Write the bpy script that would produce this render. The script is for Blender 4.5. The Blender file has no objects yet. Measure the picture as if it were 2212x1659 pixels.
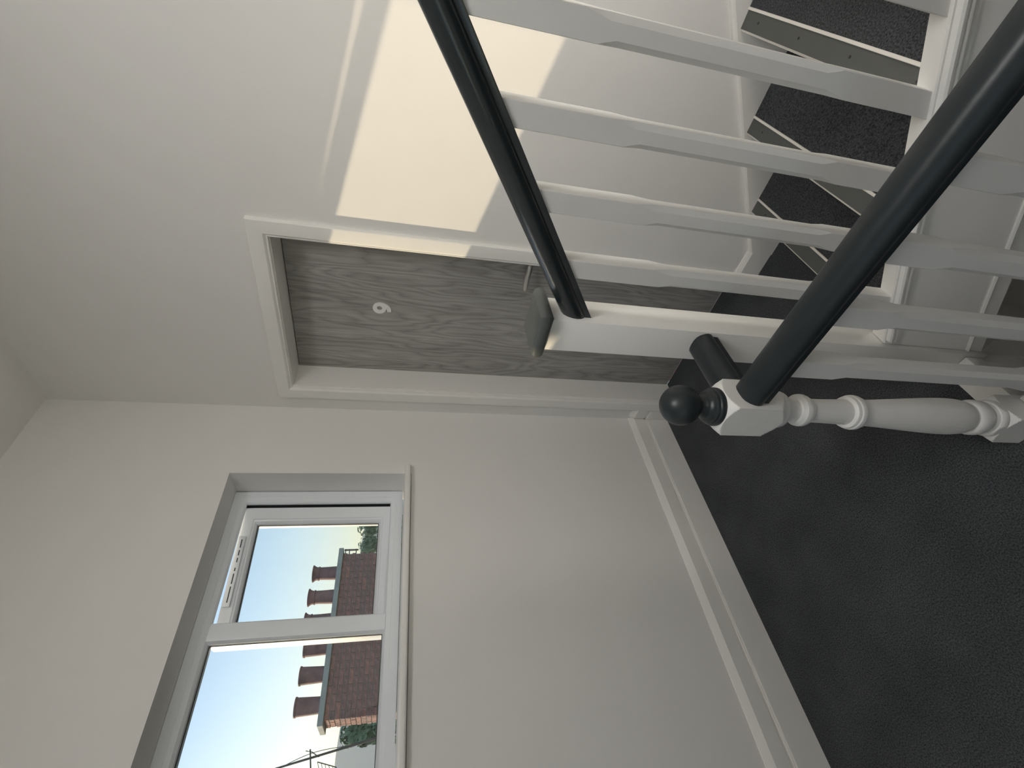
import bpy, bmesh, math, random
from mathutils import Vector, Matrix

random.seed(7)
scene = bpy.context.scene
col = scene.collection
PI = math.pi

# ------------------------------------------------------------------ camera
# the photograph was taken in portrait and stored on its side: world "up" points to the left of the frame
F_PX, YAW, PITCH, ROLL = 1032.3064, -0.7734, 0.2338, -0.0487
CAM = Vector((1.8782, -1.6867, 1.5264))
fw = Vector((math.sin(YAW) * math.cos(PITCH), math.cos(YAW) * math.cos(PITCH), -math.sin(PITCH)))
r0 = Vector((math.cos(YAW), -math.sin(YAW), 0.0))
d0 = fw.cross(r0)
rt = math.cos(ROLL) * r0 + math.sin(ROLL) * d0
dn = -math.sin(ROLL) * r0 + math.cos(ROLL) * d0
cam_data = bpy.data.cameras.new('camera')
cam_data.sensor_fit = 'HORIZONTAL'
cam_data.sensor_width = 36.0
cam_data.lens = 36.0 * F_PX / 2212.0
cam_data.clip_start = 0.02
cam_data.clip_end = 2000
cam = bpy.data.objects.new('camera', cam_data)
col.objects.link(cam)
m = Matrix.Identity(4)
for i in range(3):
    m[i][0], m[i][1], m[i][2], m[i][3] = dn[i], rt[i], -fw[i], CAM[i]
cam.matrix_world = m
scene.camera = cam

# ------------------------------------------------------------------ light
SUN_DIR = Vector((2.1, 1.0, -0.54)).normalized()      # the way the light travels
SKY_STRENGTH = 0.215
SUN_STRENGTH = 4.9
EXPOSURE = 0.0
CEILING_FILL_STRENGTH = 17.5     # added ceiling panel outside the frame, brightening the landing
STAIR_FILL_STRENGTH = 18.0  # added round fill light by the stairs, standing in for sun bounce

world = bpy.data.worlds.new('world')
scene.world = world
world.use_nodes = True
wn = world.node_tree.nodes
wl = world.node_tree.links
wn.clear()
sky = wn.new('ShaderNodeTexSky')
sky.sky_type = 'NISHITA'
sky.sun_disc = False
sky.sun_elevation = math.asin(-SUN_DIR.z)
sky.sun_rotation = math.atan2(-SUN_DIR.x, -SUN_DIR.y)
sky.altitude = 100
sky.air_density = 1.0
sky.dust_density = 0.8
sky.ozone_density = 1.5
bg = wn.new('ShaderNodeBackground')
bg.inputs['Strength'].default_value = SKY_STRENGTH
wo = wn.new('ShaderNodeOutputWorld')
wl.new(sky.outputs[0], bg.inputs[0])
wl.new(bg.outputs[0], wo.inputs[0])

sun_data = bpy.data.lights.new('sun', 'SUN')
sun_data.energy = SUN_STRENGTH
sun_data.angle = math.radians(0.6)
sun_data.color = (1.0, 0.80, 0.55)
sun = bpy.data.objects.new('sun', sun_data)
col.objects.link(sun)
sun.rotation_euler = SUN_DIR.to_track_quat('-Z', 'Y').to_euler()
sun.location = (-20, -10, 12)

vs = scene.view_settings
vs.view_transform = 'Standard'
vs.look = 'None'
vs.gamma = 1.0
vs.use_curve_mapping = False
vs.exposure = EXPOSURE
try:
    scene.cycles.use_denoising = True
    scene.cycles.use_adaptive_sampling = True
    scene.cycles.adaptive_threshold = 0.025
    scene.cycles.max_bounces = 10
    scene.cycles.diffuse_bounces = 7
    scene.cycles.glossy_bounces = 4
    scene.cycles.transparent_max_bounces = 16
    scene.cycles.sample_clamp_indirect = 8.0
    scene.cycles.caustics_reflective = False
    scene.cycles.caustics_refractive = False
except Exception:
    pass

# ------------------------------------------------------------------ materials
M = {}


def new_mat(name):
    mt = bpy.data.materials.new(name)
    mt.use_nodes = True
    nt = mt.node_tree
    nt.nodes.clear()
    out = nt.nodes.new('ShaderNodeOutputMaterial')
    b = nt.nodes.new('ShaderNodeBsdfPrincipled')
    nt.links.new(b.outputs[0], out.inputs[0])
    M[name] = mt
    return mt, nt, b, out


def N(nt, kind, **kw):
    n = nt.nodes.new(kind)
    for k, v in kw.items():
        setattr(n, k, v)
    return n


def paint(name, rgb, rough=0.5, var=0.03, scale=6.0, bump=0.0, bscale=200.0, metallic=0.0, coat=0.0, spec=0.5):
    mt, nt, b, out = new_mat(name)
    tc = N(nt, 'ShaderNodeTexCoord')
    nz = N(nt, 'ShaderNodeTexNoise')
    nz.inputs['Scale'].default_value = scale
    nz.inputs['Detail'].default_value = 5
    nt.links.new(tc.outputs['Object'], nz.inputs['Vector'])
    mix = N(nt, 'ShaderNodeMix', data_type='RGBA')
    mix.inputs['A'].default_value = tuple(c * (1 - var) for c in rgb) + (1,)
    mix.inputs['B'].default_value = tuple(min(1, c * (1 + var)) for c in rgb) + (1,)
    nt.links.new(nz.outputs['Fac'], mix.inputs['Factor'])
    nt.links.new(mix.outputs['Result'], b.inputs['Base Color'])
    b.inputs['Roughness'].default_value = rough
    b.inputs['Metallic'].default_value = metallic
    b.inputs['Specular IOR Level'].default_value = spec
    b.inputs['Coat Weight'].default_value = coat
    if bump:
        n2 = N(nt, 'ShaderNodeTexNoise')
        n2.inputs['Scale'].default_value = bscale
        n2.inputs['Detail'].default_value = 3
        nt.links.new(tc.outputs['Object'], n2.inputs['Vector'])
        bp_ = N(nt, 'ShaderNodeBump')
        bp_.inputs['Strength'].default_value = bump
        bp_.inputs['Distance'].default_value = 0.002
        nt.links.new(n2.outputs['Fac'], bp_.inputs['Height'])
        nt.links.new(bp_.outputs[0], b.inputs['Normal'])
    return mt


paint('wall', (0.80, 0.79, 0.768), 0.85, 0.012, 3.0, 0.10, 260, spec=0.3)
paint('ceiling', (0.80, 0.79, 0.768), 0.9, 0.01, 3.0, spec=0.2)
paint('baluster_white', (0.70, 0.695, 0.675), 0.42, 0.04, 14.0, 0.25, 50)
paint('trim', (0.83, 0.82, 0.79), 0.38, 0.02, 9.0, 0.10, 60)
paint('trim_old', (0.79, 0.78, 0.755), 0.42, 0.05, 22.0, 0.35, 40)
paint('upvc', (0.82, 0.86, 0.90), 0.30, 0.01, 5.0)  # white plastic with the skylight's blue put into its colour
paint('rail', (0.020, 0.026, 0.029), 0.36, 0.15, 18.0, 0.12, 60, spec=0.4)
paint('rail_gloss', (0.018, 0.024, 0.026), 0.17, 0.12, 18.0, 0.10, 50, spec=0.6)
paint('cap_paint', (0.085, 0.095, 0.092), 0.36, 0.2, 25.0, 0.25, 80)
paint('nosing_grey', (0.085, 0.09, 0.085), 0.6, 0.06, 30.0, 0.1, 300)
paint('nosing_edge', (0.80, 0.77, 0.72), 0.35, 0.03, 20.0)
paint('plug', (0.02, 0.02, 0.02), 0.6)
paint('gasket', (0.03, 0.032, 0.036), 0.5)
paint('steel', (0.62, 0.61, 0.59), 0.28, 0.04, 60.0, metallic=1.0)
paint('numeral', (0.88, 0.88, 0.87), 0.35, 0.01)
paint('concrete', (0.42, 0.42, 0.40), 0.9, 0.25, 9.0, 0.6, 30)
paint('mortar', (0.30, 0.26, 0.235), 0.95, 0.25, 14.0, 0.6, 40)
paint('bark', (0.10, 0.075, 0.055), 0.9, 0.3, 5.0, 0.6, 20)
paint('aerial', (0.10, 0.09, 0.085), 0.6, 0.2, 12.0, metallic=0.3)
paint('hill', (0.42, 0.48, 0.44), 1.0, 0.15, 0.02, spec=0.0)
paint('grass', (0.18, 0.22, 0.11), 1.0, 0.3, 0.1, spec=0.0)
paint('roof_slate', (0.24, 0.24, 0.25), 0.7, 0.3, 3.0, 0.3, 12)


def varied(name, cols, rough, scale, bump, bscale):
    """colour varies from object to object, with mottling on each"""
    mt, nt, b, out = new_mat(name)
    oi = N(nt, 'ShaderNodeObjectInfo')
    cr = N(nt, 'ShaderNodeValToRGB')
    cr.color_ramp.elements[0].color = cols[0] + (1,)
    cr.color_ramp.elements[1].color = cols[-1] + (1,)
    for i, c in enumerate(cols[1:-1]):
        e = cr.color_ramp.elements.new((i + 1) / (len(cols) - 1))
        e.color = c + (1,)
    nt.links.new(oi.outputs['Random'], cr.inputs[0])
    tc = N(nt, 'ShaderNodeTexCoord')
    nz = N(nt, 'ShaderNodeTexNoise')
    nz.inputs['Scale'].default_value = scale
    nz.inputs['Detail'].default_value = 6
    nt.links.new(tc.outputs['Object'], nz.inputs['Vector'])
    mr = N(nt, 'ShaderNodeMapRange')
    mr.inputs['From Min'].default_value = 0.3
    mr.inputs['From Max'].default_value = 0.7
    mr.inputs['To Min'].default_value = 0.65
    mr.inputs['To Max'].default_value = 1.25
    nt.links.new(nz.outputs['Fac'], mr.inputs['Value'])
    vm = N(nt, 'ShaderNodeVectorMath', operation='SCALE')
    nt.links.new(cr.outputs[0], vm.inputs[0])
    nt.links.new(mr.outputs[0], vm.inputs['Scale'])
    nt.links.new(vm.outputs[0], b.inputs['Base Color'])
    b.inputs['Roughness'].default_value = rough
    bp_ = N(nt, 'ShaderNodeBump')
    bp_.inputs['Strength'].default_value = bump
    bp_.inputs['Distance'].default_value = 0.004
    n2 = N(nt, 'ShaderNodeTexNoise')
    n2.inputs['Scale'].default_value = bscale
    nt.links.new(tc.outputs['Object'], n2.inputs['Vector'])
    nt.links.new(n2.outputs['Fac'], bp_.inputs['Height'])
    nt.links.new(bp_.outputs[0], b.inputs['Normal'])


varied('brick', [(0.30, 0.165, 0.15), (0.36, 0.19, 0.165), (0.27, 0.165, 0.16), (0.44, 0.21, 0.17)], 0.9, 25, 0.5, 60)
varied('terracotta', [(0.27, 0.155, 0.15), (0.31, 0.165, 0.145), (0.24, 0.15, 0.15)], 0.75, 8, 0.4, 40)
varied('leaf', [(0.20, 0.28, 0.17), (0.24, 0.31, 0.18), (0.18, 0.26, 0.17)], 0.8, 0.8, 0.0, 3)


def carpet():
    mt, nt, b, out = new_mat('carpet')
    tc = N(nt, 'ShaderNodeTexCoord')
    n1 = N(nt, 'ShaderNodeTexNoise')
    n1.inputs['Scale'].default_value = 240
    n1.inputs['Detail'].default_value = 4
    n1.inputs['Roughness'].default_value = 0.7
    n2 = N(nt, 'ShaderNodeTexNoise')
    n2.inputs['Scale'].default_value = 5
    n2.inputs['Detail'].default_value = 4
    n3 = N(nt, 'ShaderNodeTexNoise')
    n3.inputs['Scale'].default_value = 600
    n3.inputs['Detail'].default_value = 2
    for n in (n1, n2, n3):
        nt.links.new(tc.outputs['Object'], n.inputs['Vector'])
    cr = N(nt, 'ShaderNodeValToRGB')
    cr.color_ramp.elements[0].position = 0.32
    cr.color_ramp.elements[0].color = (0.013, 0.0145, 0.016, 1)
    cr.color_ramp.elements[1].position = 0.70
    cr.color_ramp.elements[1].color = (0.120, 0.128, 0.136, 1)
    nt.links.new(n1.outputs['Fac'], cr.inputs[0])
    mr = N(nt, 'ShaderNodeMapRange')
    mr.inputs['From Min'].default_value = 0.3
    mr.inputs['From Max'].default_value = 0.7
    mr.inputs['To Min'].default_value = 0.85
    mr.inputs['To Max'].default_value = 1.15
    nt.links.new(n2.outputs['Fac'], mr.inputs['Value'])
    vm = N(nt, 'ShaderNodeVectorMath', operation='SCALE')
    nt.links.new(cr.outputs[0], vm.inputs[0])
    nt.links.new(mr.outputs[0], vm.inputs['Scale'])
    nt.links.new(vm.outputs[0], b.inputs['Base Color'])
    b.inputs['Roughness'].default_value = 1.0
    b.inputs['Specular IOR Level'].default_value = 0.1
    b.inputs['Sheen Weight'].default_value = 0.0
    ad = N(nt, 'ShaderNodeMath', operation='ADD')
    nt.links.new(n3.outputs['Fac'], ad.inputs[0])
    nt.links.new(n3.outputs['Fac'], ad.inputs[1])
    bp_ = N(nt, 'ShaderNodeBump')
    bp_.inputs['Strength'].default_value = 0.45
    bp_.inputs['Distance'].default_value = 0.002
    nt.links.new(ad.outputs[0], bp_.inputs['Height'])
    nt.links.new(bp_.outputs[0], b.inputs['Normal'])


carpet()


def door_wood():
    mt, nt, b, out = new_mat('door_wood')
    tc = N(nt, 'ShaderNodeTexCoord')
    mp = N(nt, 'ShaderNodeMapping')
    mp.inputs['Scale'].default_value = (1.0, 1.0, 0.16)
    nt.links.new(tc.outputs['Object'], mp.inputs['Vector'])
    warp = N(nt, 'ShaderNodeTexNoise')
    warp.inputs['Scale'].default_value = 5.0
    warp.inputs['Detail'].default_value = 3
    nt.links.new(mp.outputs[0], warp.inputs['Vector'])
    # cathedral figure: contour lines of a stretched noise field
    mul = N(nt, 'ShaderNodeMath', operation='MULTIPLY')
    mul.inputs[1].default_value = 20.0
    nt.links.new(warp.outputs['Fac'], mul.inputs[0])
    fr = N(nt, 'ShaderNodeMath', operation='PINGPONG')
    fr.inputs[1].default_value = 0.5
    nt.links.new(mul.outputs[0], fr.inputs[0])
    pw = N(nt, 'ShaderNodeMath', operation='POWER')
    pw.inputs[1].default_value = 0.6
    nt.links.new(fr.outputs[0], pw.inputs[0])
    mp2 = N(nt, 'ShaderNodeMapping')
    mp2.inputs['Scale'].default_value = (1.0, 1.0, 0.022)
    nt.links.new(tc.outputs['Object'], mp2.inputs['Vector'])
    fine = N(nt, 'ShaderNodeTexNoise')
    fine.inputs['Scale'].default_value = 150
    fine.inputs['Detail'].default_value = 5
    fine.inputs['Roughness'].default_value = 0.65
    nt.links.new(mp2.outputs[0], fine.inputs['Vector'])
    mp3 = N(nt, 'ShaderNodeMapping')
    mp3.inputs['Scale'].default_value = (1.0, 1.0, 0.10)
    nt.links.new(tc.outputs['Object'], mp3.inputs['Vector'])
    broad = N(nt, 'ShaderNodeTexNoise')
    broad.inputs['Scale'].default_value = 14
    broad.inputs['Detail'].default_value = 4
    nt.links.new(mp3.outputs[0], broad.inputs['Vector'])
    a1 = N(nt, 'ShaderNodeMath', operation='MULTIPLY_ADD')
    a1.inputs[1].default_value = 0.30
    nt.links.new(pw.outputs[0], a1.inputs[0])
    f2 = N(nt, 'ShaderNodeMath', operation='MULTIPLY')
    f2.inputs[1].default_value = 0.55
    nt.links.new(fine.outputs['Fac'], f2.inputs[0])
    nt.links.new(f2.outputs[0], a1.inputs[2])
    a2 = N(nt, 'ShaderNodeMath', operation='MULTIPLY_ADD')
    a2.inputs[1].default_value = 0.35
    nt.links.new(broad.outputs['Fac'], a2.inputs[0])
    nt.links.new(a1.outputs[0], a2.inputs[2])
    cr = N(nt, 'ShaderNodeValToRGB')
    cr.color_ramp.elements[0].position = 0.36
    cr.color_ramp.elements[0].color = (0.22, 0.21, 0.197, 1)
    cr.color_ramp.elements[1].position = 0.82
    cr.color_ramp.elements[1].color = (0.52, 0.51, 0.49, 1)
    nt.links.new(a2.outputs[0], cr.inputs[0])
    nt.links.new(cr.outputs[0], b.inputs['Base Color'])
    b.inputs['Roughness'].default_value = 0.5
    bp_ = N(nt, 'ShaderNodeBump')
    bp_.inputs['Strength'].default_value = 0.15
    bp_.inputs['Distance'].default_value = 0.001
    nt.links.new(a2.outputs[0], bp_.inputs['Height'])
    nt.links.new(bp_.outputs[0], b.inputs['Normal'])


door_wood()


def glass():
    mt, nt, b, out = new_mat('glass')
    nt.nodes.remove(b)
    tr = N(nt, 'ShaderNodeBsdfTransparent')
    tr.inputs[0].default_value = (0.95, 0.97, 0.97, 1)
    gl = N(nt, 'ShaderNodeBsdfGlossy')
    gl.inputs['Roughness'].default_value = 0.02
    fr = N(nt, 'ShaderNodeFresnel')
    fr.inputs['IOR'].default_value = 1.45
    mx = N(nt, 'ShaderNodeMixShader')
    nt.links.new(fr.outputs[0], mx.inputs[0])
    nt.links.new(tr.outputs[0], mx.inputs[1])
    nt.links.new(gl.outputs[0], mx.inputs[2])
    nt.links.new(mx.outputs[0], out.inputs[0])


glass()

# ------------------------------------------------------------------ mesh helpers


class MB:
    def __init__(self):
        self.v = []
        self.f = []

    def add(self, vs_, fs_):
        o = len(self.v)
        self.v += [tuple(p) for p in vs_]
        self.f += [tuple(i + o for i in f) for f in fs_]

    def box(self, x0, x1, y0, y1, z0, z1):
        x0, x1 = min(x0, x1), max(x0, x1)
        y0, y1 = min(y0, y1), max(y0, y1)
        z0, z1 = min(z0, z1), max(z0, z1)
        self.add([(x0, y0, z0), (x1, y0, z0), (x1, y1, z0), (x0, y1, z0), (x0, y0, z1), (x1, y0, z1), (x1, y1, z1), (x0, y1, z1)],
                 [(0, 3, 2, 1), (4, 5, 6, 7), (0, 1, 5, 4), (1, 2, 6, 5), (2, 3, 7, 6), (3, 0, 4, 7)])
        return self

    def loft(self, rings, close=True):
        """rings: lists of points of equal length; each ring a closed loop; end caps"""
        n = len(rings[0])
        o = len(self.v)
        for r in rings:
            self.v += [tuple(p) for p in r]
        for k in range(len(rings) - 1):
            for i in range(n):
                j = (i + 1) % n
                self.f.append((o + k * n + i, o + k * n + j, o + (k + 1) * n + j, o + (k + 1) * n + i))
        if close:
            self.f.append(tuple(o + i for i in range(n))[::-1])
            self.f.append(tuple(o + (len(rings) - 1) * n + i for i in range(n)))
        return self

    def lathe(self, prof, cx, cy, n=48):
        rings = []
        for r, z in prof:
            rings.append([(cx + r * math.cos(2 * PI * i / n), cy + r * math.sin(2 * PI * i / n), z) for i in range(n)])
        return self.loft(rings)

    def tube(self, pts, rad, n=12):
        rings = []
        for i, p in enumerate(pts):
            p = Vector(p)
            a = Vector(pts[max(0, i - 1)])
            b = Vector(pts[min(len(pts) - 1, i + 1)])
            t = (b - a).normalized()
            ref = Vector((0, 0, 1)) if abs(t.z) < 0.9 else Vector((1, 0, 0))
            u = t.cross(ref).normalized()
            w = u.cross(t)
            r = rad[i] if isinstance(rad, (list, tuple)) else rad
            rings.append([p + r * (math.cos(2 * PI * k / n) * u + math.sin(2 * PI * k / n) * w) for k in range(n)])
        return self.loft(rings)

    def frame(self, prof, y0, y1, z0, z1, xf, zs=1.0):
        """mitred rectangular frame in the y-z plane; prof = [(inset, x)] closed section, outer rect given"""
        rings = []
        for (cy, cz, sy, sz) in ((y0, z0, 1, 1), (y1, z0, -1, 1), (y1, z1, -1, -1), (y0, z1, 1, -1)):
            rings.append([xf(x, cy + sy * i, cz + sz * i * zs) for i, x in prof])
        n = len(prof)
        o = len(self.v)
        for r in rings:
            self.v += [tuple(p) for p in r]
        for k in range(4):
            k2 = (k + 1) % 4
            for i in range(n):
                j = (i + 1) % n
                self.f.append((o + k * n + i, o + k * n + j, o + k2 * n + j, o + k2 * n + i))
        return self

    def build(self, name, mat, parent=None, bevel=0.0, seg=2, smooth=30):
        me = bpy.data.meshes.new(name)
        me.from_pydata(self.v, [], self.f)
        bm = bmesh.new()
        bm.from_mesh(me)
        bmesh.ops.remove_doubles(bm, verts=bm.verts, dist=1e-6)
        bmesh.ops.recalc_face_normals(bm, faces=bm.faces)
        if bevel > 0:
            es = [e for e in bm.edges if len(e.link_faces) == 2 and e.calc_face_angle(0) > 0.5]
            bmesh.ops.bevel(bm, geom=es, offset=bevel, segments=seg, profile=0.5, affect='EDGES', clamp_overlap=True)
        bm.to_mesh(me)
        bm.free()
        if smooth:
            for p in me.polygons:
                p.use_smooth = True
            me.set_sharp_from_angle(angle=math.radians(smooth))
        me.materials.append(M[mat])
        o = bpy.data.objects.new(name, me)
        col.objects.link(o)
        if parent is not None:
            o.parent = parent
            o.matrix_parent_inverse = parent.matrix_world.inverted()
        return o


def tag(o, label=None, cat=None, group=None, kind=None):
    if label:
        o['label'] = label
    if cat:
        o['category'] = cat
    if group:
        o['group'] = group
    if kind:
        o['kind'] = kind
    return o


def empty(name, loc, label=None, cat=None, group=None, kind=None):
    o = bpy.data.objects.new(name, None)
    o.empty_display_size = 0.1
    col.objects.link(o)
    o.location = loc
    o.matrix_world = Matrix.Translation(loc)
    return tag(o, label, cat, group, kind)


def box(name, mat, parent, x0, x1, y0, y1, z0, z1, bevel=0.0, seg=2):
    return MB().box(x0, x1, y0, y1, z0, z1).build(name, mat, parent, bevel, seg)


# ------------------------------------------------------------------ room shell
HC = 3.029
XR, YF = 2.62, -3.30           # far right wall and the wall behind the camera
WY0, WY1, WZ0, WZ1 = -1.625, -0.385, 1.477, 2.203     # window opening

wb = MB()
wb.box(-0.22, 0, YF, WY0, -0.35, HC + 0.15)
wb.box(-0.22, 0, WY1, 0.2, -0.35, HC + 0.15)
wb.box(-0.22, 0, WY0, WY1, -0.35, WZ0 - 0.03)
wb.box(-0.22, 0, WY0, WY1, WZ1, HC + 0.15)
tag(wb.build('wall_left', 'wall', smooth=0), 'off-white painted wall around the window', 'wall', kind='structure')

wb = MB()
wb.box(0, 0.130, 0, 0.2, -0.35, HC + 0.15)
wb.box(0.944, XR, 0, 0.2, -2.75, HC + 0.15)
wb.box(0.130, 0.944, 0, 0.2, 2.03, HC + 0.15)
tag(wb.build('wall_back', 'wall', smooth=0), 'off-white painted wall around the wooden door', 'wall', kind='structure')

wb = MB().box(XR, XR + 0.2, YF, 0.2, -2.75, HC + 0.15)
tag(wb.build('wall_right', 'wall', smooth=0), 'off-white wall at the far side of the stairwell', 'wall', kind='structure')
FW = (0.60, 2.00, 0.90, 2.20)          # added window behind the viewer, letting in fill daylight
wb = MB()
wb.box(-0.22, FW[0], YF - 0.2, YF, -0.35, HC + 0.15)
wb.box(FW[1], XR + 0.2, YF - 0.2, YF, -0.35, HC + 0.15)
wb.box(FW[0], FW[1], YF - 0.2, YF, -0.35, FW[2])
wb.box(FW[0], FW[1], YF - 0.2, YF, FW[3], HC + 0.15)
tag(wb.build('wall_front', 'wall', smooth=0), 'off-white wall behind the viewer', 'wall', kind='structure')

w3 = empty('fill_window', (1.30, YF - 0.12, FW[2]), 'added white window behind the viewer for fill daylight', 'window', kind='structure')
fb = MB()
fb.box(FW[0], FW[0] + 0.06, YF - 0.16, YF - 0.09, FW[2], FW[3])
fb.box(FW[1] - 0.06, FW[1], YF - 0.16, YF - 0.09, FW[2], FW[3])
fb.box(FW[0], FW[1], YF - 0.16, YF - 0.09, FW[2], FW[2] + 0.06)
fb.box(FW[0], FW[1], YF - 0.16, YF - 0.09, FW[3] - 0.06, FW[3])
fb.build('window_frame', 'upvc', w3)
for i in (1, 2):
    xm = FW[0] + (FW[1] - FW[0]) * i / 3
    box('mullion', 'upvc', w3, xm - 0.035, xm + 0.035, YF - 0.16, YF - 0.09, FW[2] + 0.06, FW[3] - 0.06)
box('pane', 'glass', w3, FW[0] + 0.06, FW[1] - 0.06, YF - 0.13, YF - 0.124, FW[2] + 0.06, FW[3] - 0.06)

cb = MB()
cb.box(0, XR, YF, 0, HC, HC + 0.15)
tag(cb.build('ceiling', 'ceiling', smooth=0), 'plain white ceiling over the landing', 'ceiling', kind='structure')

fl = MB()
fl.box(0, 1.213, YF, 0, -0.28, 0)
fl.box(0.16, 0.914, 0, 0.132, -0.28, 0)
fl.box(1.213, XR, YF, -1.122, -0.28, 0)
fl.box(1.213, 1.262, -0.80, 0, -0.28, 0)
tag(fl.build('floor', 'carpet', smooth=0), 'charcoal grey carpet covering the landing', 'floor', kind='structure')

# lower stairwell
wb = MB()
wb.box(1.15, 1.262, -1.13, 0, -2.75, -0.28)
wb.box(1.262, 1.312, -0.83, -0.60, -2.65, -0.12)
tag(wb.build('wall_lower', 'wall', smooth=0), 'painted wall under the landing edge', 'wall', kind='structure')
wb = MB().box(1.262, XR, -1.25, -1.13, -2.75, -0.28)
tag(wb.build('wall_lower', 'wall', smooth=0), 'painted wall under the near landing', 'wall', kind='structure')
wb = MB().box(1.262, XR, -1.13, 0, -2.75, -2.65)
tag(wb.build('floor', 'carpet', smooth=0), 'dark carpet on the floor below', 'floor', kind='structure')

# landing edge boards
tb = MB()
tb.box(1.213, 1.279, -1.038, -0.878, -0.055, 0.004)
tb.box(1.235, 1.268, -1.038, -0.878, -0.28, -0.055)
tb.box(1.205, 1.262, -0.878, -0.0, -0.281, -0.068)
tag(tb.build('trim_1', 'trim', bevel=0.003), 'white edging board of the landing between the two newel posts', 'trim', kind='structure')
tb = MB()
tb.box(1.291, XR, -1.122, -1.048, -0.055, 0.02)
tb.box(1.262, XR, -1.122, -1.075, -0.28, -0.055)
tag(tb.build('trim_2', 'trim', bevel=0.003), 'white edging board of the landing under the near handrail', 'trim', kind='structure')

# skirting boards: moulded section with a sloping top and a groove
SK = [(0.0, 0.0), (0.022, 0.0), (0.022, 0.127), (0.0205, 0.1305), (0.0185, 0.131), (0.0085, 0.1285), (0.0085, 0.1465), (0.0180, 0.147), (0.0180, 0.206), (0.0105, 0.222), (0.0035, 0.235), (0.0, 0.235)]
bb = MB()
bb.loft([[(d, YF, z) for d, z in SK], [(d, -0.0, z) for d, z in SK]])
tag(bb.build('baseboard_left', 'trim', smooth=20), 'tall white moulded skirting board under the window', 'skirting', kind='structure')
bb = MB()
bb.loft([[(0.0255, -d, z) for d, z in SK], [(0.089, -d, z) for d, z in SK]])
tag(bb.build('baseboard_back', 'trim', smooth=20), 'short piece of white skirting between the corner and the door frame', 'skirting', kind='structure')
SK2 = [(0.0, 0.0), (0.016, 0.0), (0.016, 0.088), (0.010, 0.100), (0.004, 0.107), (0.0, 0.107)]
bb = MB()
bb.loft([[(0.985, -d, z) for d, z in SK2], [(1.096, -d, z) for d, z in SK2]])
tag(bb.build('baseboard_right', 'trim', smooth=20), 'low white skirting block between the door frame and the stairs', 'skirting', kind='structure')

# ------------------------------------------------------------------ added fill lights on ceiling and stair wall (outside the frame)


def emitter(name, rgb, strength):
    mt, nt, b, out = new_mat(name)
    nt.nodes.remove(b)
    em = N(nt, 'ShaderNodeEmission')
    em.inputs[0].default_value = rgb + (1,)
    em.inputs[1].default_value = strength
    nt.links.new(em.outputs[0], out.inputs[0])


emitter('ceiling_fill_glow', (1.0, 0.98, 0.96), CEILING_FILL_STRENGTH)
lp = empty('ceiling_fill', (2.20, -1.55, HC), 'added square fill panel overhead, out of view', 'fill light')
LF = MB()
for a_ in ((1.88, 1.90, -1.87, -1.23), (2.50, 2.52, -1.87, -1.23), (1.90, 2.50, -1.87, -1.85), (1.90, 2.50, -1.25, -1.23)):
    LF.box(a_[0], a_[1], a_[2], a_[3], HC - 0.03, HC)
LF.build('fill_frame', 'upvc', lp)
emitter('stair_fill_glow', (1.0, 0.95, 0.88), STAIR_FILL_STRENGTH)
bl_ = empty('stair_fill', (XR, -0.66, 1.28), 'added round fill light beside the stairs, out of view', 'wall light')


def disc_x(prof, n=40):
    mb = MB()
    mb.loft([[(XR - h, -0.66 + r * math.cos(2 * PI * i / n), 1.28 + r * math.sin(2 * PI * i / n)) for i in range(n)] for r, h in prof])
    return mb


disc_x([(0.175, 0.0), (0.175, 0.03), (0.165, 0.038), (0.155, 0.038)]).build('fill_base', 'upvc', bl_)
disc_x([(0.155, 0.036), (0.153, 0.055), (0.135, 0.075), (0.09, 0.088), (0.001, 0.092)]).build('fill_diffuser', 'stair_fill_glow', bl_)
box('fill_diffuser', 'ceiling_fill_glow', lp, 1.90, 2.50, -1.85, -1.25, HC - 0.022, HC - 0.001)
# ------------------------------------------------------------------ door
XL, XRD, ZT = 0.160, 0.914, 2.0
dr = empty('door_1', (0.537, 0.15, 0.0), 'grey wood-grain flat door numbered nine with a steel lever handle', 'door', kind='structure')
leaf = box('door_leaf', 'door_wood', dr, XL - 0.0, XRD, 0.132, 0.176, 0.004, 1.9965, 0.0015)
lin = MB()
lin.box(XL - 0.03, XL, 0.0, 0.2, 0.0, 2.03)
lin.box(XRD, XRD + 0.03, 0.0, 0.2, 0.0, 2.03)
lin.box(XL, XRD, 0.0, 0.2, 2.0, 2.03)
lin.build('door_lining', 'trim', dr)


def architrave(mb, t=0.022, w=0.070):
    """three mitred sides around the opening; section: (distance out from the opening, thickness)"""
    sec = [(0.004, 0.0), (0.004, 0.010), (0.006, 0.0125), (0.009, 0.0125), (0.011, 0.0105), (0.015, 0.0165), (0.019, 0.0195),
           (w - 0.006, t), (w - 0.002, t - 0.001), (w, t - 0.004), (w, 0.0)]
    a, b, c, d = [], [], [], []
    for e, y in sec:
        a.append((XL - e, -y, 0.0))
        b.append((XL - e, -y, ZT + e))
        c.append((XRD + e, -y, ZT + e))
        d.append((XRD + e, -y, 0.0))
    mb.loft([a, b, c, d])


ab = MB()
architrave(ab)
tag(ab.build('trim_3', 'trim', smooth=20), 'white moulded architrave round the wooden door', 'architrave', kind='structure')

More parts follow.
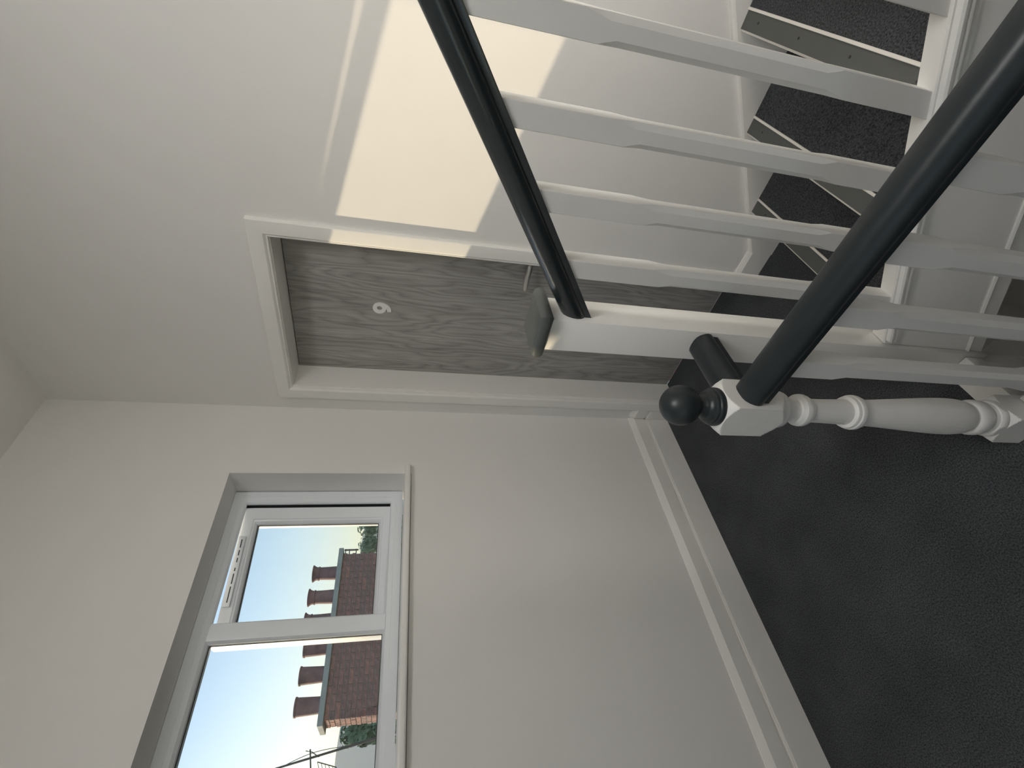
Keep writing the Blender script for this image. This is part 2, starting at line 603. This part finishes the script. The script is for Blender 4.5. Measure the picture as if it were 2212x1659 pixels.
# lever handle
hd = empty('door_handle', (0.868, 0.132, 1.002))
hd.parent = dr
hd.matrix_parent_inverse = dr.matrix_world.inverted()
hb = MB()
rose = [(0.026, 0.0), (0.026, -0.006), (0.024, -0.009), (0.011, -0.009)]
rings = []
for r, y in rose:
    rings.append([(0.868 + r * math.cos(2 * PI * i / 32), 0.132 + y, 1.002 + r * math.sin(2 * PI * i / 32)) for i in range(32)])
hb.loft(rings)
hpts = [(0.868, 0.126, 1.002), (0.868, 0.105, 1.002), (0.867, 0.092, 1.002), (0.862, 0.082, 1.002), (0.852, 0.076, 1.002), (0.836, 0.074, 1.0025),
        (0.810, 0.074, 1.004), (0.785, 0.0745, 1.004), (0.765, 0.077, 1.002), (0.750, 0.081, 0.999), (0.742, 0.084, 0.997)]
hb.tube(hpts, [0.0130] * 8 + [0.0126, 0.0118, 0.0104], 16)
ho = hb.build('lever', 'steel', None, smooth=40)
bpy.data.objects.remove(hd)
ho.name = 'door_handle'
ho.parent = dr
ho.matrix_parent_inverse = dr.matrix_world.inverted()
ho['label'] = 'brushed steel lever handle'

# numeral 9: a ring with a hooked tail, a flat cut-out standing on the leaf
nb = MB()
NCX, NCZ, YN = 0.5425, 1.613, 0.132
rx, rz = 0.0205, 0.0205
hw = 0.0088


def ribbon(mb, pts, hw, y0, y1):
    prev = None
    ringsL = []
    for i, p in enumerate(pts):
        a = pts[max(0, i - 1)]
        b = pts[min(len(pts) - 1, i + 1)]
        t = Vector((b[0] - a[0], b[1] - a[1])).normalized()
        n = Vector((-t.y, t.x))
        q = [(p[0] + n.x * hw, p[1] + n.y * hw), (p[0] - n.x * hw, p[1] - n.y * hw)]
        ringsL.append([(NCX + q[0][0], y0, NCZ + q[0][1]), (NCX + q[1][0], y0, NCZ + q[1][1]), (NCX + q[1][0], y1, NCZ + q[1][1]), (NCX + q[0][0], y1, NCZ + q[0][1])])
    mb.loft(ringsL)


# ring (closed) by explicit annulus
no, ni = 40, 40
outer = [(NCX + (rx + hw) * math.cos(2 * PI * i / 40), NCZ + 0.0105 + (rz + hw) * math.sin(2 * PI * i / 40)) for i in range(40)]
inner = [(NCX + (rx - hw) * math.cos(2 * PI * i / 40), NCZ + 0.0105 + (rz - hw) * math.sin(2 * PI * i / 40)) for i in range(40)]
vv = [(x, YN - 0.006, z) for x, z in outer] + [(x, YN - 0.006, z) for x, z in inner] + [(x, YN, z) for x, z in outer] + [(x, YN, z) for x, z in inner]
ff = []
for i in range(40):
    j = (i + 1) % 40
    ff += [(i, j, 40 + j, 40 + i), (80 + i, 120 + i, 120 + j, 80 + j), (i, 80 + i, 80 + j, j), (40 + i, 40 + j, 120 + j, 120 + i)]
nb.add(vv, ff)
tail = []
TP = ((0.0205, 0.014), (0.0212, -0.014), (0.011, -0.0325), (-0.0165, -0.0318))   # down the right side, hooked to the left at the foot
for i in range(0, 19):
    t = i / 18.0
    u_ = 1 - t
    tail.append(tuple(u_ ** 3 * TP[0][k] + 3 * u_ * u_ * t * TP[1][k] + 3 * u_ * t * t * TP[2][k] + t ** 3 * TP[3][k] for k in (0, 1)))
ribbon(nb, tail, hw, YN - 0.0061, YN)
no_ = nb.build('door_number', 'numeral', dr, smooth=30)
no_['label'] = 'white raised number 9'

# ------------------------------------------------------------------ window
win = empty('window_1', (-0.17, -1.0, 1.479), 'white plastic two-light window, its right-hand sash standing ajar', 'window', kind='structure')
FX0, FX1 = -0.205, -0.140
ident = lambda x, y, z: (x, y, z)
FO = (-1.620, -0.390, 1.4795, 2.2015)       # outer frame y0,y1,z0,z1
fb = MB()
fb.frame([(0.0, FX0), (0.0, FX1), (0.030, FX1), (0.033, FX1 - 0.002), (0.050, FX1 - 0.004), (0.055, FX1 - 0.010), (0.055, FX1 - 0.020), (0.028, FX1 - 0.021), (0.028, FX0)], FO[0], FO[1], FO[2], FO[3], ident)
fb.build('window_frame', 'upvc', win, smooth=15)
ZI0, ZI1 = FO[2] + 0.055, FO[3] - 0.050
mbx = MB()
sec = [(-0.943, FX1 - 0.010), (-0.948, FX1 - 0.004), (-0.962, FX1 - 0.001), (-0.991, FX1 - 0.001), (-1.005, FX1 - 0.004), (-1.010, FX1 - 0.010), (-1.010, FX0), (-0.970, FX0), (-0.970, FX1 - 0.021), (-0.943, FX1 - 0.020)]
mbx.loft([[(x, y, FO[2] + 0.052) for y, x in sec], [(x, y, FO[3] - 0.052) for y, x in sec]])
mbx.build('mullion', 'upvc', win, smooth=15)

# fixed light on the left: bead, gasket, pane
bead = MB()
bead.frame([(0.0, FX1 - 0.010), (0.004, FX1 - 0.016), (0.006, FX1 - 0.024), (0.006, FX0 + 0.01), (-0.026, FX0 + 0.01), (-0.026, FX1 - 0.0215), (0.0, FX1 - 0.0215)], -1.565, -1.010, 1.5345, 2.1465, ident)
bead.build('glazing_bead', 'upvc', win, smooth=15)
gk = MB()
gk.frame([(0.006, FX1 - 0.024), (0.008, FX1 - 0.025), (0.008, FX1 - 0.030), (0.006, FX1 - 0.030)], -1.565, -1.010, 1.5345, 2.1465, ident)
gk.build('gasket', 'gasket', win, smooth=0)
box('pane', 'glass', win, FX1 - 0.036, FX1 - 0.030, -1.560, -1.015, 1.5395, 2.1415)

# opening sash on the right, hinged on the jamb nearest the corner
SA = math.radians(6.2)
HX, HY = FX1 - 0.022, -0.458


def sash_xf(x, y, z):
    """sash-local: x = depth from its inner face (negative outward), y along the sash (0 at the hinge, negative away)"""
    c, s = math.cos(SA), math.sin(SA)
    return (HX + x * c + y * s, HY + y * c - x * s, z)


sash = MB()
SW = 0.552
SZ0, SZ1 = 1.5225, 2.1505
sash.frame([(0.0, -0.050), (0.0, 0.0), (0.050, 0.0), (0.053, -0.003), (0.060, -0.005), (0.069, -0.014), (0.072, -0.022), (0.072, -0.050)], -SW, 0.0, SZ0, SZ1, sash_xf, 0.833)
so = sash.build('sash', 'upvc', win, smooth=15)
so['label'] = 'opening sash ajar'
gk = MB()
gk.frame([(0.072, -0.022), (0.075, -0.023), (0.075, -0.028), (0.072, -0.028)], -SW, 0.0, SZ0, SZ1, sash_xf, 0.833)
gk.build('gasket', 'gasket', so, smooth=0)
pb = MB()
c0 = [sash_xf(x, y, z) for x in (-0.034, -0.028) for y in (-SW + 0.071, -0.071) for z in (SZ0 + 0.0595, SZ1 - 0.0595)]
pb.add(c0, [(0, 1, 3, 2), (4, 6, 7, 5), (0, 4, 5, 1), (2, 3, 7, 6), (0, 2, 6, 4), (1, 5, 7, 3)])
pb.build('pane', 'glass', so, smooth=0)
box('hinge_gap_strip', 'gasket', win, -0.198, -0.180, -0.472, -0.4185, 1.5085, 2.1725)  # dark strip added so the shaded hinge gap shows no sky
# trickle vent along the head of the sash
vb = MB()


def sbox(mb, x0, x1, y0, y1, z0, z1):
    c = [sash_xf(x, y, z) for x in (x0, x1) for y in (y0, y1) for z in (z0, z1)]
    mb.add(c, [(0, 1, 3, 2), (4, 6, 7, 5), (0, 4, 5, 1), (2, 3, 7, 6), (0, 2, 6, 4), (1, 5, 7, 3)])


sbox(vb, 0.0, 0.012, -0.41, -0.13, SZ1 - 0.032, SZ1 - 0.004)
vo = vb.build('trickle_vent', 'upvc', so, bevel=0.002)
for a_, b_ in ((-0.395, -0.335), (-0.325, -0.285), (-0.275, -0.262), (-0.240, -0.222), (-0.212, -0.190), (-0.180, -0.145)):
    sl = MB()
    sbox(sl, 0.0115, 0.0124, a_, b_, SZ1 - 0.022, SZ1 - 0.018)
    sl.build('vent_slot', 'gasket', vo, smooth=0)

# window board
sb = MB().box(-0.145, 0.032, -1.68, -0.352, WZ0 - 0.027, WZ0)
tag(sb.build('trim_4', 'trim', bevel=0.008, seg=4), 'white window board with a rounded nose', 'window sill', kind='structure')

# ------------------------------------------------------------------ staircase
SL = 0.703
RISE, GO = 0.185, 0.264
stair = empty('staircase', (1.26, -0.42, 0.0), 'white painted staircase climbing right with charcoal carpeted treads and grey nosing strips', 'staircase')
YS0, YS1 = -0.818, -0.020
NST = 5
for k in range(1, NST + 1):
    z = 0.020 + RISE * k
    x = 1.262 + GO * (k - 1)
    td = box('tread', 'carpet', stair, x + 0.054, x + GO + 0.030, YS0, YS1, z - 0.034, z, 0.0)
    ns = MB()
    ns.box(x + 0.0018, x + 0.050, YS0, YS1, z - 0.006, z - 0.0005)
    no2 = ns.build('nosing_strip', 'nosing_grey', td)
    no2['label'] = 'grey anti-slip nosing strip'
    ed = MB()
    ed.box(x + 0.048, x + 0.0555, YS0, YS1, z - 0.02, z + 0.0035)
    ed.box(x, x + 0.0018, YS0, YS1, z - 0.03, z - 0.0005)
    ed.box(x - 0.004, x, YS0, YS1, z - 0.032, z - 0.006)
    ed.build('nosing_edge', 'nosing_edge', td, bevel=0.001, seg=1)
    for yy in (-0.10, -0.31, -0.52, -0.73):
        MB().lathe([(0.0035, z - 0.001), (0.0035, z + 0.0002)], x + 0.027, yy, 8).build('screw_plug', 'plug', td, smooth=0)
    box('tread_board', 'trim', stair, x + 0.004, x + GO + 0.030, YS0, YS1, z - 0.062, z - 0.035)
    box('riser', 'trim', stair, x + 0.024, x + 0.042, YS0, YS1, z - RISE - (0.005 if k == 1 else 0.0), z - 0.063)


def stop(x):
    return 0.291 + SL * (x - 1.297)


XE = 2.58
# outer string: core, moulded capping and a bead along its lower edge
X0 = 1.290
sec = [(-0.817, 0.0), (-0.858, 0.0), (-0.862, -0.004), (-0.862, -0.345), (-0.817, -0.345)]
os_ = MB().loft([[(X0, y, stop(X0) + dz) for y, dz in sec], [(XE, y, stop(XE) + dz) for y, dz in sec]]).build('outer_string', 'trim', stair, smooth=20)
sec = [(-0.855, 0.001), (-0.860, 0.002), (-0.863, 0.000), (-0.863, -0.004), (-0.868, -0.0045), (-0.8725, -0.007), (-0.875, -0.012), (-0.874, -0.018), (-0.870, -0.0215),
       (-0.869, -0.024), (-0.872, -0.026), (-0.872, -0.030), (-0.866, -0.032), (-0.866, -0.048), (-0.860, -0.048)]
MO = MB().loft([[(X0 + 0.012, y, stop(X0 + 0.012) + dz) for y, dz in sec], [(XE, y, stop(XE) + dz) for y, dz in sec]])
MO.build('string_moulding', 'trim', os_, smooth=25)
zb0 = -0.291
sec = [(-0.861, zb0 + 0.006), (-0.866, zb0 + 0.005), (-0.869, zb0), (-0.866, zb0 - 0.006), (-0.861, zb0 - 0.007)]
MB().loft([[(X0, y, stop(X0) + dz) for y, dz in sec], [(XE, y, stop(XE) + dz) for y, dz in sec]]).build('string_bead', 'trim', os_, smooth=25)
# plastered soffit below the flight
sec = [(-0.816, -0.300), (-0.002, -0.300), (-0.002, -0.325), (-0.816, -0.325)]
XS = 1.264
MB().loft([[(XS, y, stop(XS) + dz) for y, dz in sec], [(XE, y, stop(XE) + dz) for y, dz in sec]]).build('soffit', 'wall', stair, smooth=0)


# spandrel wall closing the space below the flight
sp = MB()
sp.add([(1.263, -0.62, stop(1.263) - 0.33), (XE, -0.62, stop(XE) - 0.33), (XE, -0.62, -2.65), (1.263, -0.62, -2.65),
        (1.263, -0.58, stop(1.263) - 0.33), (XE, -0.58, stop(XE) - 0.33), (XE, -0.58, -2.65), (1.263, -0.58, -2.65)],
       [(0, 1, 2, 3), (4, 7, 6, 5), (0, 4, 5, 1), (1, 5, 6, 2), (2, 6, 7, 3), (3, 7, 4, 0)])
sp.build('spandrel', 'wall', stair, smooth=0)


def wtop(x):
    return 0.107 + 0.706 * (x - 1.096)


ws = MB()
sec = [(-0.0005, 0.0), (-0.010, 0.0), (-0.017, -0.006), (-0.020, -0.012), (-0.020, -0.36), (-0.0005, -0.36)]
ra, rb_ = [], []
for y, dz in sec:
    ra.append((1.096, y, max(0.0, wtop(1.096) + dz)))
    rb_.append((1.330, y, max(0.0, wtop(1.330) + dz)))
re_ = [(XE, y, wtop(XE) + dz) for y, dz in sec]
rm = [(1.4545, y, max(0.0, wtop(1.4545) + dz)) for y, dz in sec]
ws.loft([ra, rb_, rm, re_])
ws.build('wall_string', 'trim', stair, smooth=20)

# ------------------------------------------------------------------ stair balustrade
RAILH = [(0.0, 0.057), (0.012, 0.0562), (0.021, 0.053), (0.028, 0.046), (0.0325, 0.037), (0.034, 0.029), (0.0325, 0.021), (0.0285, 0.0155), (0.0255, 0.0135), (0.0245, 0.012), (0.0255, 0.0105), (0.0255, 0.0)]
RAIL = [(-a, b) for a, b in RAILH[::-1]] + RAILH[1:]


def baluster(name, parent, xc, yc, z0, z1, zc0, zc1, slope, mat='baluster_white', h=0.02, ch=0.0092):
    rings = []
    for z, c in ((z0, 0.0008), (zc0 - 0.012, 0.0008), (zc0 - 0.004, 0.003), (zc0 + 0.006, 0.0055), (zc0 + 0.022, ch), (zc1 - 0.022, ch), (zc1 - 0.006, 0.0055), (zc1 + 0.004, 0.003), (zc1 + 0.012, 0.0008), (z1, 0.0008)):
        ring = []
        for sx, sy, fx in ((1, -1, 0), (1, 1, 1), (-1, 1, 0), (-1, -1, 1)):
            a = (sx * (h - c), sy * h)
            b = (sx * h, sy * (h - c))
            for p in ((a, b) if fx == 0 else (b, a)):
                ring.append((xc + p[0], yc + p[1], z + slope * p[0]))
        rings.append(ring)
    return MB().loft(rings).build(name, mat, parent, smooth=18)


sbal = empty('stair_balustrade', (1.2465, -0.8345, 0.0), 'white stair balustrade with square capped newel post and dark sloping handrail', 'balustrade')
nw = MB().box(1.203, 1.2885, -0.877, -0.792, -0.067, 1.206).build('newel_post', 'trim', sbal, bevel=0.0015)
nw['label'] = 'plain square white newel post'
CC = (1.2485, -0.8365)
cp = MB().loft([[(CC[0] + sx * h, CC[1] + sy * h, z) for sx, sy in ((-1, -1), (1, -1), (1, 1), (-1, 1))]
                for h, z in ((0.0435, 1.206), (0.0500, 1.2078), (0.0530, 1.2105), (0.0552, 1.2150), (0.0562, 1.2205), (0.0560, 1.2260), (0.0546, 1.2310), (0.0522, 1.2350), (0.0488, 1.2375))])
cp = cp.build('newel_cap', 'cap_paint', nw, smooth=28)
cp['label'] = 'dark grey flat cap with rounded edges'
rbm = MB()
RX0, RX1 = 1.2885, 2.60
rz = lambda x: 1.112 + SL * (x - 1.289)
cs = 1.0 / math.cos(math.atan(SL))
rbm.loft([[(RX0, -0.833 + a, rz(RX0) + b * cs) for a, b in RAIL], [(RX1, -0.833 + a, rz(RX1) + b * cs) for a, b in RAIL]])
ro = rbm.build('handrail', 'rail_gloss', sbal, smooth=35)
ro['label'] = 'dark charcoal painted handrail'
for i in range(16):
    xc = 1.402 + 0.1318 * i
    if xc > 2.55:
        break
    baluster('baluster', sbal, xc, -0.835, stop(xc), rz(xc) + 0.006, stop(xc) + 0.198, stop(xc) + 0.622, SL)

# ------------------------------------------------------------------ landing balustrade
lbal = empty('landing_balustrade', (1.248, -1.0795, 0.0), 'landing balustrade with turned white newel post, dark ball finial and dark handrail', 'balustrade')
NX, NY, HB = 1.248, -1.0795, 0.042


def newel1():
    big = 0.075
    prof = [(big, -0.28), (big, 0.086), (0.0605, 0.0905), (0.053, 0.0975), (0.0455, 0.1035), (0.0430, 0.1055), (0.0445, 0.110), (0.0450, 0.116), (0.0440, 0.122), (0.0415, 0.1265),
            (0.0385, 0.1285), (0.0375, 0.133), (0.0360, 0.1355), (0.0362, 0.139), (0.0395, 0.144), (0.0420, 0.152), (0.0432, 0.162), (0.0430, 0.172), (0.0410, 0.180), (0.0385, 0.184), (0.0350, 0.1865), (0.0345, 0.190),
            (0.0370, 0.196), (0.0395, 0.204), (0.0415, 0.216), (0.0428, 0.232), (0.0434, 0.250), (0.0432, 0.272), (0.0422, 0.300), (0.0404, 0.332), (0.0376, 0.375), (0.0345, 0.420), (0.0318, 0.460), (0.0298, 0.495), (0.0292, 0.508),
            (0.0330, 0.5095), (0.0352, 0.512), (0.0355, 0.515), (0.0348, 0.5175), (0.0375, 0.5195), (0.0392, 0.524), (0.0395, 0.529), (0.0388, 0.534), (0.0365, 0.5365), (0.0368, 0.540), (0.0355, 0.544), (0.0320, 0.5465), (0.0284, 0.5475),
            (0.0280, 0.565), (0.0265, 0.610), (0.0260, 0.650), (0.0295, 0.6515), (0.0312, 0.655), (0.0305, 0.658), (0.0335, 0.660), (0.0352, 0.665), (0.0355, 0.670), (0.0348, 0.676), (0.0320, 0.680), (0.0300, 0.684), (0.0262, 0.686),
            (0.0252, 0.694), (0.0255, 0.704), (0.0285, 0.711), (0.0300, 0.714), (0.0300, 0.717), (0.0345, 0.719), (0.0385, 0.724), (0.0405, 0.731), (0.0410, 0.737), (0.0425, 0.7405), (0.0480, 0.749), (0.0550, 0.759), (0.0610, 0.766), (big, 0.767),
            (big, 0.862), (0.0606, 0.863), (0.0555, 0.8675), (0.0490, 0.8735), (0.0430, 0.878), (0.0405, 0.8795)]
    # refine between profile points so the square faces meet the turned shoulders cleanly
    fine = []
    for (r1, z1), (r2, z2) in zip(prof[:-1], prof[1:]):
        nseg = 4 if (max(r1, r2) > 0.0425 and abs(r1 - r2) > 0.002 and max(r1, r2) < big) else 1
        for t in range(nseg):
            fine.append((r1 + (r2 - r1) * t / nseg, z1 + (z2 - z1) * t / nseg))
    fine.append(prof[-1])
    n = 96
    rings = []
    for r, z in fine:
        ring = []
        for i in range(n):
            a = 2 * PI * i / n
            sq = HB / max(abs(math.cos(a)), abs(math.sin(a)))
            q = min(r, sq)
            ring.append((NX + q * math.cos(a), NY + q * math.sin(a), z))
        rings.append(ring)
    return MB().loft(rings).build('newel_post', 'trim_old', lbal, smooth=24)


n1 = newel1()
n1['label'] = 'turned white newel post with square block'
fin = [(0.0400, 0.8795), (0.0405, 0.882), (0.0405, 0.888), (0.0395, 0.8905), (0.0370, 0.892), (0.0368, 0.8955), (0.0350, 0.8985), (0.0335, 0.9000), (0.0330, 0.9020), (0.0300, 0.9055), (0.0255, 0.9085), (0.0250, 0.9105), (0.0215, 0.9135), (0.0190, 0.9165), (0.0180, 0.9195), (0.0178, 0.9220), (0.0185, 0.9238)]
for i in range(1, 25):
    a = -1.10 + (PI / 2 + 1.10) * i / 24
    fin.append((max(0.0004, 0.0418 * math.cos(a)), 0.9610 + 0.0418 * math.sin(a)))
fo = MB().lathe(fin, NX, NY, 56).build('ball_finial', 'rail', n1, smooth=38)
fo['label'] = 'dark charcoal ball finial'
ZR = 0.7895
rr = MB().loft([[(NX + HB, NY + a, ZR + b) for a, b in RAIL], [(XR, NY + a, ZR + b) for a, b in RAIL]]).build('handrail', 'rail', lbal, smooth=35)
rr['label'] = 'long dark charcoal handrail'
rs = MB().loft([[(1.2515 + a, NY + HB, ZR + b) for a, b in RAIL], [(1.2515 + a, -0.877, ZR + b) for a, b in RAIL]]).build('handrail', 'rail', lbal, smooth=35)
rs['label'] = 'short dark handrail between the newel posts'
for i in range(18):
    xc = 1.3805 + 0.1262 * i
    if xc > 2.58:
        break
    baluster('baluster', lbal, xc, -1.080, 0.02, ZR + 0.002, 0.17, 0.672, 0.0)

# ------------------------------------------------------------------ outside: chimney
CX, CY0, CY1, CZ = -7.0, 0.085, 2.69, 2.363
CD = 0.52
ch = empty('chimney_stack', (CX - 0.27, 1.39, -0.78), 'long red brick chimney stack with concrete capping outside the window', 'chimney')
box('stack_core', 'mortar', ch, CX - CD + 0.012, CX - 0.012, CY0 + 0.012, CY1 - 0.012, -0.78, CZ)
cap = box('capping', 'concrete', ch, CX - CD - 0.07, CX + 0.045, CY0 - 0.07, CY1 + 0.085, CZ, CZ + 0.082, 0.006, 1)
cap['label'] = 'grey concrete capping slab'
BL, BH, BP = 0.215, 0.065, 0.0762
bl_mesh = MB().box(-0.05, 0.0, -BL / 2, BL / 2, 0, BH).build('brick', 'brick', None, bevel=0.004, seg=1)
bh_mesh = MB().box(-0.05, 0.0, -0.051, 0.051, 0, BH).build('brick', 'brick', None, bevel=0.004, seg=1)
me_long, me_head = bl_mesh.data, bh_mesh.data
bpy.data.objects.remove(bl_mesh)
bpy.data.objects.remove(bh_mesh)


def brick(me, loc, rz_, sy=1.0):
    o = bpy.data.objects.new('brick', me)
    col.objects.link(o)
    o.parent = ch
    o.matrix_parent_inverse = ch.matrix_world.inverted()
    o.location = loc
    o.rotation_euler = (0, 0, rz_)
    o.scale = (1, sy, 1)


for c in range(13):
    z = CZ - BP * (c + 1) + 0.004
    # stretcher bond on the long side, corner headers alternating
    y = CY0
    first = True
    while y < CY1 - 0.02:
        if first and c % 2:
            w, me_ = 0.102, me_head
        else:
            w, me_ = BL, me_long
        w2 = min(w, CY1 - y)
        brick(me_, (CX + random.uniform(-0.003, 0.003), y + w2 / 2, z), 0, w2 / w)
        y += w2 + 0.010
        first = False
    # the sunlit end
    x = CX - 0.052
    alt = c % 2
    while x > CX - CD + 0.03:
        w, me_ = (0.102, me_head) if alt else (BL, me_long)
        w2 = min(w, x - (CX - CD))
        brick(me_, (x - w2 / 2, CY0 + random.uniform(-0.003, 0.003), z), -PI / 2, w2 / w)
        x -= w2 + 0.010
        alt = not alt

br = MB()
for zz in (2.325, 2.255, 2.135):
    br.box(CX - 0.06, CX - 0.03, CY1 - 0.03, CY1 + 0.095, zz, zz + 0.016)
br.box(CX - 0.06, CX - 0.03, CY1 + 0.072, CY1 + 0.092, 2.11, 2.355)
bo = br.build('bracket', 'aerial', ch, smooth=0)
bo['label'] = 'dark metal bracket at the end of the stack'

POTS = [(2.44, 0.432, 1), (2.01, 0.445, 1), (1.60, 0.445, 1), (1.18, 0.385, 0), (0.775, 0.385, 0), (0.350, 0.385, 0)]
PL = ['flared terracotta chimney pot standing furthest right on the stack', 'flared terracotta chimney pot second from the right end of the stack',
      'flared terracotta chimney pot half hidden by the window mullion', 'plain terracotta chimney pot just left of the window mullion',
      'plain terracotta chimney pot in the middle of the left pane', 'plain terracotta chimney pot nearest the sunlit left end of the stack']
for (py, ph, ornate), lab in zip(POTS, PL):
    z0 = CZ + 0.082
    if ornate:
        pr = [(0.120, 0), (0.118, 0.05), (0.112, 0.20), (0.110, ph - 0.12), (0.122, ph - 0.115), (0.124, ph - 0.10), (0.113, ph - 0.095), (0.116, ph - 0.06), (0.135, ph - 0.025), (0.150, ph - 0.012), (0.148, ph), (0.115, ph), (0.095, ph - 0.10)]
    else:
        pr = [(0.118, 0), (0.118, 0.05), (0.122, 0.15), (0.130, ph - 0.03), (0.140, ph - 0.022), (0.140, ph), (0.115, ph), (0.100, ph - 0.12)]
    o = MB().lathe([(r, z0 + z) for r, z in pr], CX - 0.27, py, 32).build('chimney_pot', 'terracotta', None, smooth=35)
    tag(o, lab, 'chimney pot', 'chimney pots on the brick stack')

# neighbouring roof under the stack
rf = MB()
rf.loft([[(-3.6, -6, -3.2), (-7.2, -6, -0.6), (-10.8, -6, -3.2)], [(-3.6, 9, -3.2), (-7.2, 9, -0.6), (-10.8, 9, -3.2)]])
hs = MB().box(-10.5, -3.9, -5.8, 8.8, -8, -3.2)
house = empty('neighbouring_house', (-7.2, 1.5, -8.0), 'neighbouring slate-roofed house carrying the chimney stack', 'house')
rf.build('roof', 'roof_slate', house, smooth=0)
hs.build('house_wall', 'brick', house, smooth=0)

# leaning aerial mast with its cross arm and grid reflector
am = empty('aerial_mast', (-6.3, -0.15, -1.2), 'dark leaning aerial mast with a wire grid at the left of the window', 'aerial')
ax0, ax1 = Vector((-6.3, -0.085, 0.10)), Vector((-6.3, -0.560, 3.10))
MB().tube([ax0 + Vector((0, 0.0, -1.3)), ax0, ax0.lerp(ax1, 0.5), ax0.lerp(ax1, 0.8), ax1], [0.022, 0.020, 0.0165, 0.013, 0.010], 10).build('mast', 'aerial', am)
MB().tube([(-6.3, -0.355, 2.42), (-6.3, -0.70, 2.36)], 0.009, 8).build('cross_arm', 'aerial', am)
MB().tube([(-6.28, -0.37, 2.47), (-6.29, -0.39, 2.39), (-6.30, -0.45, 2.30)], 0.006, 8).build('stay', 'aerial', am)
g = MB()
ga, gb = Vector((-6.3, -0.500, 2.31)), Vector((-6.3, -0.580, 2.07))
gd = Vector((0, -0.30, -0.11))
for t in (0, 1.0):
    g.tube([ga + gd * t * 0.45, gb + gd * t * 0.45], 0.006, 6)
for t in range(6):
    p = ga.lerp(gb, t / 5)
    g.tube([p, p + gd * 0.45], 0.004, 6)
g.build('grid_reflector', 'aerial', am)
cbl = MB()
cpts = []
for i in range(13):
    t = i / 12
    p = ax0.lerp(ax1, 0.62 + 0.24 * t)
    cpts.append(p + Vector((0.02, 0.035 * math.sin(PI * t) + 0.006, 0.03 * math.sin(PI * t))))
cbl.tube(cpts, 0.004, 6)
cbl.build('cable', 'aerial', am)

# ------------------------------------------------------------------ outside: land, trees
gp = MB()
gp.add([(-600, -500, -8), (60, -500, -8), (60, 700, -8), (-600, 700, -8)], [(0, 1, 2, 3)])
tag(gp.build('ground', 'grass', smooth=0), 'grassy ground far below the window', 'ground', kind='structure')
hm = MB()
NXH, NYH = 12, 90
hv, hf = [], []
for i in range(NXH + 1):
    for j in range(NYH + 1):
        x = -380 - 160 * i / NXH
        y = -300 + 900 * j / NYH
        t = min(1.0, i / 8.0)
        ridge = 33.0 + 3.0 * math.sin(y * 0.013 + 0.3) + 1.6 * math.sin(y * 0.041 + 1.0) + 0.7 * math.sin(y * 0.11)
        hv.append((x, y, -9 + (ridge + 9) * (t * t * (3 - 2 * t))))
for i in range(NXH):
    for j in range(NYH):
        a = i * (NYH + 1) + j
        hf.append((a, a + 1, a + NYH + 2, a + NYH + 1))
hm.add(hv, hf)
tag(hm.build('hill', 'hill', smooth=60), 'pale distant hill on the skyline', 'hill', kind='structure')


def tree(x, y, top, rad, label, n=2600):
    z0 = -8.0
    root = empty('tree', (x, y, z0), label, 'tree', 'trees beyond the chimney')
    MB().tube([(x, y, z0), (x + 0.2, y + 0.1, z0 + (top - z0) * 0.4), (x, y, z0 + (top - z0) * 0.75)], [0.45, 0.32, 0.12], 8).build('trunk', 'bark', root)
    cb_ = MB()
    hgt = (top - z0)
    blobs = []
    for i in range(16):
        t = random.random()
        rr_ = rad * (0.35 + 0.35 * random.random()) * (1.0 - 0.45 * t)
        a = random.uniform(0, 2 * PI)
        off = rad * 0.75 * (1 - t) * random.random() ** 0.5
        blobs.append((Vector((x + off * math.cos(a), y + off * math.sin(a), z0 + hgt * (0.45 + 0.5 * t) - 0.3 * rr_)), rr_))
    blobs.append((Vector((x, y, top - rad * 0.42)), rad * 0.42))
    for i in range(n):
        c, r = random.choice(blobs)
        d = Vector((random.gauss(0, 1), random.gauss(0, 1), random.gauss(0, 1))).normalized()
        p = c + d * r * random.uniform(0.75, 1.05)
        if p.z > top:
            p.z = top - random.random() * 0.3
        u = d.cross(Vector((random.random(), random.random(), random.random()))).normalized()
        w = d.cross(u)
        s = random.uniform(0.16, 0.34)
        q = (d * 0.35 + u * 0.6).normalized()
        cb_.add([p - u * s, p + w * s * 0.6 + d * 0.06, p + u * s, p - w * s * 0.6 + d * 0.06], [(0, 1, 2, 3)])
    o = cb_.build('foliage', 'leaf', root, smooth=0)
    o['kind'] = 'stuff'
    return root


TR = [(-58, 9.0, 5.55, 3.0, 'leafy green tree just left of the chimney end'), (-70, 4.6, 6.2, 3.2, 'leafy green tree behind the aerial mast'),
      (-58, 0.6, 5.2, 3.0, 'leafy green tree at the far left beyond the window'),
      (-60, 29.8, 5.6, 3.0, 'dark leafy tree at the right-hand corner of the chimney'), (-66, 35.6, 6.35, 3.0, 'dark leafy tree in the far right corner of the window')]
for x, y, top, rad, lab in TR:
    tree(x, y, top, rad, lab)

# morning haze lying in the valley between the trees and the hill
hz = MB().box(-370, -95, -500, 700, -7.9, 45).build('haze', 'wall', None, smooth=0)
mt = bpy.data.materials.new('haze')
mt.use_nodes = True
nt = mt.node_tree
nt.nodes.clear()
o_ = nt.nodes.new('ShaderNodeOutputMaterial')
sc_ = nt.nodes.new('ShaderNodeVolumeScatter')
sc_.inputs['Color'].default_value = (0.86, 0.93, 1.0, 1)
sc_.inputs['Density'].default_value = 0.0022
sc_.inputs['Anisotropy'].default_value = 0.3
nt.links.new(sc_.outputs[0], o_.inputs['Volume'])
hz.data.materials.clear()
hz.data.materials.append(mt)
tag(hz, 'pale haze lying in front of the distant hill', 'haze', kind='stuff')
